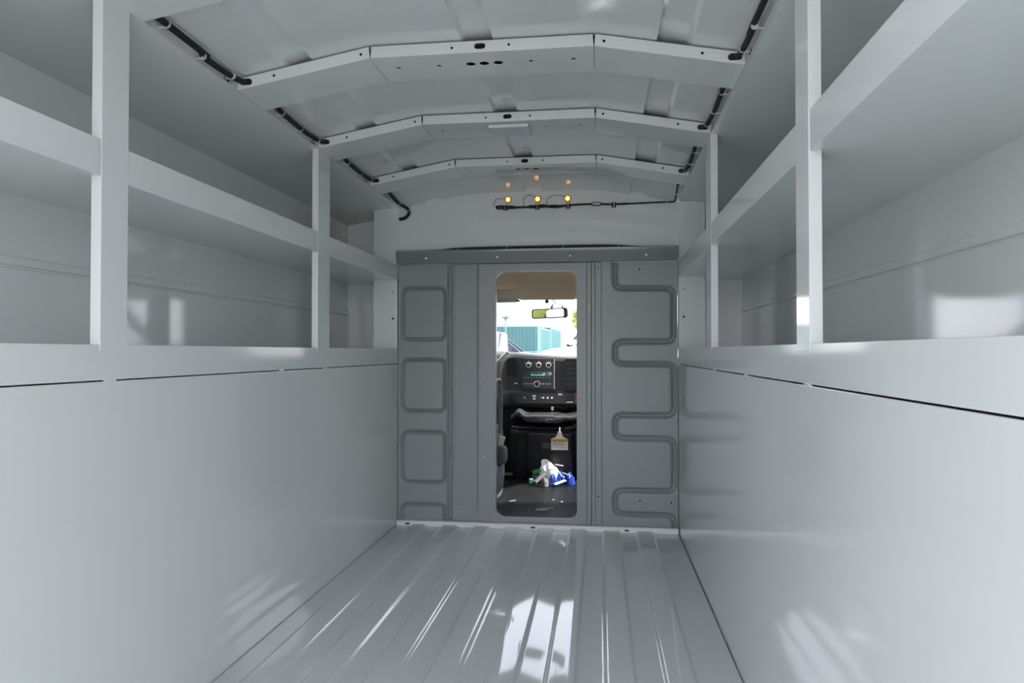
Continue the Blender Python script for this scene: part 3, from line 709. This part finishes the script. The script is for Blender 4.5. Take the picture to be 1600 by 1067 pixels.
litter(rbox((.108, 4.160), (.058, .008, .006), (0, 18, -8), ZF + .060), 'blue_strip', M['bluel'], (.108, 4.16, ZF), 'pale blue strip lying on the rightmost packet', 'strip', .002)
litter(rbox((.058, 4.162), (.070, .008, .006), (0, 52, -20), ZF + .075), 'white_strip', M['label'], (.058, 4.162, ZF), 'white strip sloping down the right side of the cloth', 'strip', .002)
litter(rbox((.058, 4.215), (.052, .007, .006), (0, 8, 0), ZF + .105), 'white_straw', M['label'], (.058, 4.215, ZF), 'short white stick poking out right of the cloth top', 'stick', .002)
def flat(pts, name, label, cat, m='paper'):
    cx = sum(p[0] for p in pts) / len(pts); cy = sum(p[1] for p in pts) / len(pts)
    litter(MB().prism(pts, 'z', ZF, ZF + .0015), name, M[m], (cx, cy, ZF), label, cat)
flat([(-.020, 3.475), (.004, 3.462), (.030, 3.470), (.043, 3.49), (.046, 3.512), (.066, 3.520), (.064, 3.535), (.030, 3.535), (.010, 3.528), (-.012, 3.520)], 'paper_scrap', 'largest pale torn paper scrap on the rubber mat near the sill', 'scrap')
flat([(-.172, 3.665), (-.150, 3.675), (-.140, 3.702), (-.150, 3.708), (-.162, 3.690), (-.178, 3.678)], 'leaf_scrap', 'small grey scrap on the left of the rubber mat', 'scrap')
flat([(.050, 3.735), (.064, 3.738), (.062, 3.743), (.049, 3.740)], 'paper_scrap', 'tiny white scrap left of another near the blue packets', 'scrap', 'label')
flat([(.097, 3.69), (.108, 3.682), (.111, 3.687), (.099, 3.70)], 'paper_scrap', 'tiny white scrap at the right of the rubber mat', 'scrap', 'label')

# floor hump left of the engine cover
o = build(MB().tube([(-.52, 4.33, .045), (-.36, 4.30, .052), (-.24, 4.33, .055)], .014, 10), 'kick_trim', M['dash'], org=(-.38, 4.3, .04)); tag(o, 'dark rounded floor trim left of the engine cover', 'trim')

# ------------------------------------------------------------------ driver seat (its right edge shows through the doorway)
t = thing('driver_seat', (-.52, 3.78, .03), 'grey fabric driver seat with its edge showing in the doorway', 'seat')
def pill(x0, x1, y0, y1, z0, z1, lean=0, n=3.2):
    def f(u, v):
        a = 2 * math.pi * u; b = math.pi * (v - .5)
        def p(c, e): return math.copysign(abs(c) ** e, c)
        e = 2 / n
        x = p(math.cos(b), e) * p(math.cos(a), e); y = p(math.cos(b), e) * p(math.sin(a), e); z = p(math.sin(b), e)
        zz = (z0 + z1) / 2 + z * (z1 - z0) / 2
        return ((x0 + x1) / 2 + x * (x1 - x0) / 2, (y0 + y1) / 2 + y * (y1 - y0) / 2 - lean * (zz - z0), zz)
    return MB().grid(f, 40, 24)
build(pill(-.78, -.255, 3.68, 4.20, .27, .42), 'seat_cushion', M['seat'], t, ang=80)
build(pill(-.77, -.262, 3.60, 3.74, .36, 1.00, .18), 'backrest', M['seat'], t, ang=80)
build(pill(-.65, -.39, 3.50, 3.60, 1.00, 1.18), 'headrest', M['seat'], t, ang=80)
build(MB().box(-.76, -.262, 3.66, 4.14, .03, .28), 'seat_base', M['seat'], t, bevel=.03)
build(MB().tube(smooth_path([(-.250, 3.70, .665), (-.247, 3.74, .672), (-.241, 3.78, .65), (-.238, 3.78, .55), (-.238, 3.78, .44), (-.240, 3.77, .38)], 5), [.007] * 5 + [.013] * 21, 12), 'armrest', M['seatt'], t)
bk = MB().box(-.016, .016, -.012, .012, 0, .062).xf(Matrix.Translation((-.236, 3.75, .305)) @ Matrix.Rotation(R(14), 4, 'Y'))
build(bk, 'belt_buckle', M['cream'], t, bevel=.006, seg=3)
build(pill(-.262, -.196, 3.70, 3.80, .215, .315), 'side_bolster', M['seat'], t, ang=80)
build(pill(-.30, -.222, 3.62, 3.86, .033, .22), 'seat_skirt', M['seatt'], t, ang=80)

# ------------------------------------------------------------------ visor, mirror, sensor
t = thing('sun_visor', (-.40, 4.32, 1.19), 'beige sun visor folded at the left of the cab ceiling', 'visor')
def vis(u, v):
    a = 2 * math.pi * v
    x = -.62 + .44 * u; k = min(1, max(.03, (1 - u) / .12)) ** .5 if u > .88 else 1
    zc_, hz, hy = 1.178, .040 * k, .011 * max(k, .4)
    return (x, 4.33 + hy * math.cos(a), zc_ + hz * math.sin(a) - .0)
build(MB().grid(vis, 50, 20), 'visor_pad', M['visor'], t, ang=80)
build(MB().box(-.60, -.215, 4.316, 4.345, 1.134, 1.150), 'visor_edge', M['visor'], t, bevel=.005)
build(MB().box(-.215, -.192, 4.32, 4.34, 1.138, 1.150), 'visor_clip', M['dashd'], t, bevel=.003)
t = thing('rear_view_mirror', (-.035, 4.62, 1.08), 'black framed rear view mirror hanging before the windshield', 'mirror')
o_ = rrect(-.187, .113, 1.048, 1.116, .018, 6); i_ = rrect(-.170, .098, 1.0565, 1.1085, .013, 6)
def mir(poly, y0, y1): return MB().prism(poly, 'y', y0, y1)
rot = Matrix.Translation((-.037, 4.65, 1.08)) @ Matrix.Rotation(R(-35), 4, 'Z') @ Matrix.Rotation(R(4), 4, 'X') @ Matrix.Translation((.037, -4.65, -1.08))
build(mir(o_, 4.648, 4.672).xf(rot), 'mirror_housing', M['dashd'], t, bevel=.004)
build(mir(i_, 4.645, 4.6475).xf(rot), 'mirror_glass', M['mirror'], t)
build(MB().tube(smooth_path([(-.02, 4.672, 1.10), (-.015, 4.665, 1.125), (-.01, 4.70, 1.142)], 4), .009, 10), 'mirror_stem', M['dashd'], t)
o = build(MB().lathe([(.001, -.014), (.012, -.008), (.014, 0), (.012, .008), (.001, .014)], (-.045, 4.62, 1.160), (0, 0, 1), 16), 'sensor', M['dashd'], org=(-.045, 4.62, 1.16)); tag(o, 'small round black sensor under the headliner hump', 'sensor')
o = build(MB().tube(smooth_path([(-.004, 4.60, 1.172), (.008, 4.62, 1.152), (.035, 4.64, 1.140), (.056, 4.66, 1.130)], 5), .0035, 8).box(.051, .062, 4.654, 4.666, 1.117, 1.132), 'antenna_wire', M['dashd'], org=(.03, 4.62, 1.15)); tag(o, 'thin black wire dropping from the headliner to the mirror', 'wire')

# ------------------------------------------------------------------ outside: yard, containers, vehicles
SL = .0241
def gz(y): return -.76 + SL * y
struct(MB().grid(lambda u, v: (-110 + 220 * u, -60 + 240 * v, gz(-60 + 240 * v)), 6, 6), 'ground', M['asphalt'], 'pale concrete yard outside')
def container(name, org, dirv, length, label, hgt=2.42, wid=2.44):
    d = Vector((dirv[0], dirv[1], 0)).normalized(); n = Vector((d.y, -d.x, 0))       # n points to the outer (visible) side
    o0 = Vector(org); t = thing(name, org, label, 'container', 'teal shipping containers')
    def P(a, b, z): return o0 + d * a - n * b + Vector((0, 0, z))
    mb = MB(); prof = []; a = .12
    while a < length - .3:
        prof += [(a, .07), (a + .08, .07), (a + .13, .0), (a + .20, .0)]; a += .32
    prof.append((length - .1, .05))
    for b0, sg in ((0, 1), (wid, -1)):
        mb.add([P(p, b0 + sg * q, .14) for p, q in prof] + [P(p, b0 + sg * q, hgt - .1) for p, q in prof], [(i, i + 1, i + 1 + len(prof), i + len(prof)) for i in range(len(prof) - 1)])
    for a_ in (.06, length - .06):
        mb.add([P(a_, .05, .1), P(a_, wid - .05, .1), P(a_, wid - .05, hgt - .05), P(a_, .05, hgt - .05)], [(0, 1, 2, 3)])
    mb.add([P(0, 0, hgt - .02), P(length, 0, hgt - .02), P(length, wid, hgt - .02), P(0, wid, hgt - .02)], [(0, 1, 2, 3)])
    build(mb, 'corrugated_wall', M['cont'], t, smooth=False, solid=1)
    def beam(p, q, r, name):
        p, q = Vector(p), Vector(q); ax = (q - p).normalized(); u = d if abs(ax.dot(d)) < .5 else n; v_ = ax.cross(u)
        build(MB().add([p + u * a + v_ * b for a, b in ((-r, -r), (r, -r), (r, r), (-r, r))] + [q + u * a + v_ * b for a, b in ((-r, -r), (r, -r), (r, r), (-r, r))],
              [(0, 1, 5, 4), (1, 2, 6, 5), (2, 3, 7, 6), (3, 0, 4, 7), (3, 2, 1, 0), (4, 5, 6, 7)]), name, M['contl'], t)
    for a_ in (.06, length - .06):
        for b_ in (.06, wid - .06): beam(P(a_, b_, 0), P(a_, b_, hgt), .06, 'corner_post')
    for z in (.07, hgt - .06):
        for b_ in (.06, wid - .06): beam(P(0, b_, z), P(length, b_, z), .05, 'side_rail')
    return t
CO = (-5.10, 62.0)
container('shipping_container', (CO[0] - 12.2, CO[1], gz(62) + .02), (1, 0), 12.2, 'teal corrugated container facing the windshield, left of the corner')
container('shipping_container', (CO[0] - .45, CO[1] + 2.7, gz(65)), (.035, 1), 12.2, 'teal container side receding right of the corner, nearer one')
container('shipping_container', (CO[0] + .03, CO[1] + 15.2, gz(78)), (.035, 1), 12.2, 'teal container side receding right of the corner, farther one')

def car(label, loc, rz, paint, L=4.7, Wd=1.85, Hh=1.5, pickup=False):
    t = thing('car', (0, 0, 0), label, 'car'); hw = Wd / 2
    bd = [(-L / 2, .35), (-L / 2 + .05, .75), (-L / 2 + .25, .95), (L / 2 - 1.3, .93), (L / 2 - .2, .80), (L / 2, .62), (L / 2 - .03, .30), (-L / 2 + .1, .26)]
    mb = MB()
    def loft(poly, ws_):
        k = len(poly); vs = []
        for wv, ins in ws_: vs += [(p[0] * (1 - ins * .4), wv, p[1] - ins * .15) for p in poly]
        fs = [(i * k + j, i * k + (j + 1) % k, (i + 1) * k + (j + 1) % k, (i + 1) * k + j) for i in range(len(ws_) - 1) for j in range(k)]
        fs += [list(range(k))[::-1], list(range((len(ws_) - 1) * k, len(ws_) * k))]
        return MB().add(vs, fs)
    build(loft(bd, [(-hw, .12), (-hw + .12, 0), (hw - .12, 0), (hw, .12)]), 'car_body', M[paint], t, bevel=.03)
    x0 = -L / 2 + (1.7 if pickup else .35)
    gh = [(x0, .92), (x0 + .35, Hh - .03), (x0 + .8, Hh), (L / 2 - 2.0, Hh - .02), (L / 2 - 1.15, .92)]
    build(loft(gh, [(-hw + .12, .02), (-hw + .28, 0), (hw - .28, 0), (hw - .12, .02)]), 'cabin_glass', M['carg'], t, bevel=.02)
    gr = [(x0 + .30, Hh - .05), (x0 + .45, Hh + .015), (L / 2 - 2.05, Hh + .0), (L / 2 - 1.95, Hh - .06)]
    build(loft(gr, [(-hw + .25, 0), (hw - .25, 0)]), 'car_roof', M[paint], t, bevel=.02)
    for sx_ in (-1, 1):
        pil_ = MB().tube([(L / 2 - 1.98, sx_ * (hw - .24), Hh - .03), (L / 2 - 1.10, sx_ * (hw - .16), .92)], .05, 6)
        build(pil_, 'pillar', M[paint], t)
        build(MB().lathe([(.02, -.05), (.13, -.03), (.14, 0), (.10, .04), (.001, .05)], (L / 2 - .12, sx_ * (hw - .32), .68), (1, 0, .2), 16), 'headlight', M['hl'], t)
    for wx in (-L / 2 + .85, L / 2 - .9):
        for sy in (-1, 1):
            wv = build(MB().lathe([(.20, -.11), (.33, -.10), (.34, 0), (.33, .10), (.20, .11)], (wx, sy * (hw - .12), .335), (0, 1, 0), 24), 'wheel', M['tyre'], t)
            build(MB().lathe([(.20, 0), (.19, .02), (.02, .03)], (wx, sy * (hw - .01), .335), (0, sy, 0), 16), 'hub_cap', M['hub'], wv)
    t.location = loc; t.rotation_euler = (0, 0, rz); return t
car('dark car parked in front of the teal containers', (-4.05, 28, gz(28)), R(0), 'card', 4.6, 1.85, 1.62)
car('cream pickup at the left edge of the windshield view', (-3.2, 19.5, gz(19.5)), R(-90), 'carw', 5.2, 1.9, 1.66, True)
car('white pickup parked far off to the right', (-2.1, 95, gz(95)), R(190), 'carw', 5.2, 1.95, 1.85, True)
car('white sedan behind the far white pickup', (-1.6, 104, gz(104)), R(185), 'carw', 4.6, 1.85, 1.5)
car('red car parked out to the left of the van', (-10.2, 21.5, gz(21.5)), R(20), 'carr', 4.7, 1.85, 1.55)

t = thing('street_lamp', (-6.48, 50, gz(50)), 'grey lamp post with a wide flat head above the containers', 'lamp post')
build(MB().tube([(-6.48, 50, gz(50)), (-6.48, 50, 3.2)], .06, 8), 'pole', M['lampm'], t)
build(MB().lathe([(.07, 0), (.16, .12), (.34, .22), (.34, .26), (.1, .30)], (-6.48, 50, 3.12), (0, 0, 1), 16), 'lamp_head', M['lampm'], t)
def tree(loc, h, r, label, seed):
    t = thing('tree', loc, label, 'tree', 'trees around the yard'); rr = random.Random(seed)
    build(MB().tube([loc, (loc[0] + .2, loc[1], loc[2] + h * .6)], [.18, .1], 8), 'trunk', M['bark'], t)
    mb = MB()
    for k in range(9):
        c = (loc[0] + rr.uniform(-.6, .6) * r, loc[1] + rr.uniform(-.6, .6) * r, loc[2] + h * rr.uniform(.45, .9)); q = r * rr.uniform(.4, .7); sd_ = rr.random() * 9
        def f(u, v):
            a, b = 2 * math.pi * u, math.pi * (v - .5); d = Vector((math.cos(b) * math.cos(a), math.cos(b) * math.sin(a), math.sin(b)))
            n = 1 + .35 * noise.noise(d * 3 + Vector((sd_, 0, 0))) + .2 * noise.noise(d * 8)
            return Vector(c) + d * q * n
        mb.grid(f, 18, 10)
    build(mb, 'crown', M['leaf'], t, ang=80)
tree((-2.9, 112, gz(112)), 5.8, 1.1, 'pale yellow green tree far behind the white pickup', 1)
tree((16, 8, gz(8)), 5.5, 2.4, 'tree standing out to the right of the van', 2)
tree((19, 17, gz(17)), 6.5, 2.6, 'tree to the front right of the van', 3)
tree((-14.5, .4, gz(.4)), 5.2, 3.0, 'tree standing out to the left of the van', 5)
# the cab fittings are compact: final size and place of each
for nm, loc in (('dashboard', (.0243, 4.554, .480)), ('shift_lever', (-.3621, 4.287, .7422)), ('plug_connector', (.0059, 4.425, .4506)), ('sun_visor', (-.3437, 3.974, 1.1608)),
                ('rear_view_mirror', (-.0079, 4.250, 1.0596)), ('sensor', (-.0171, 4.250, 1.1332)), ('antenna_wire', (.0519, 4.250, 1.124))):
    o = bpy.data.objects[nm]; o.location = loc; o.scale = (.92, .92, .92)
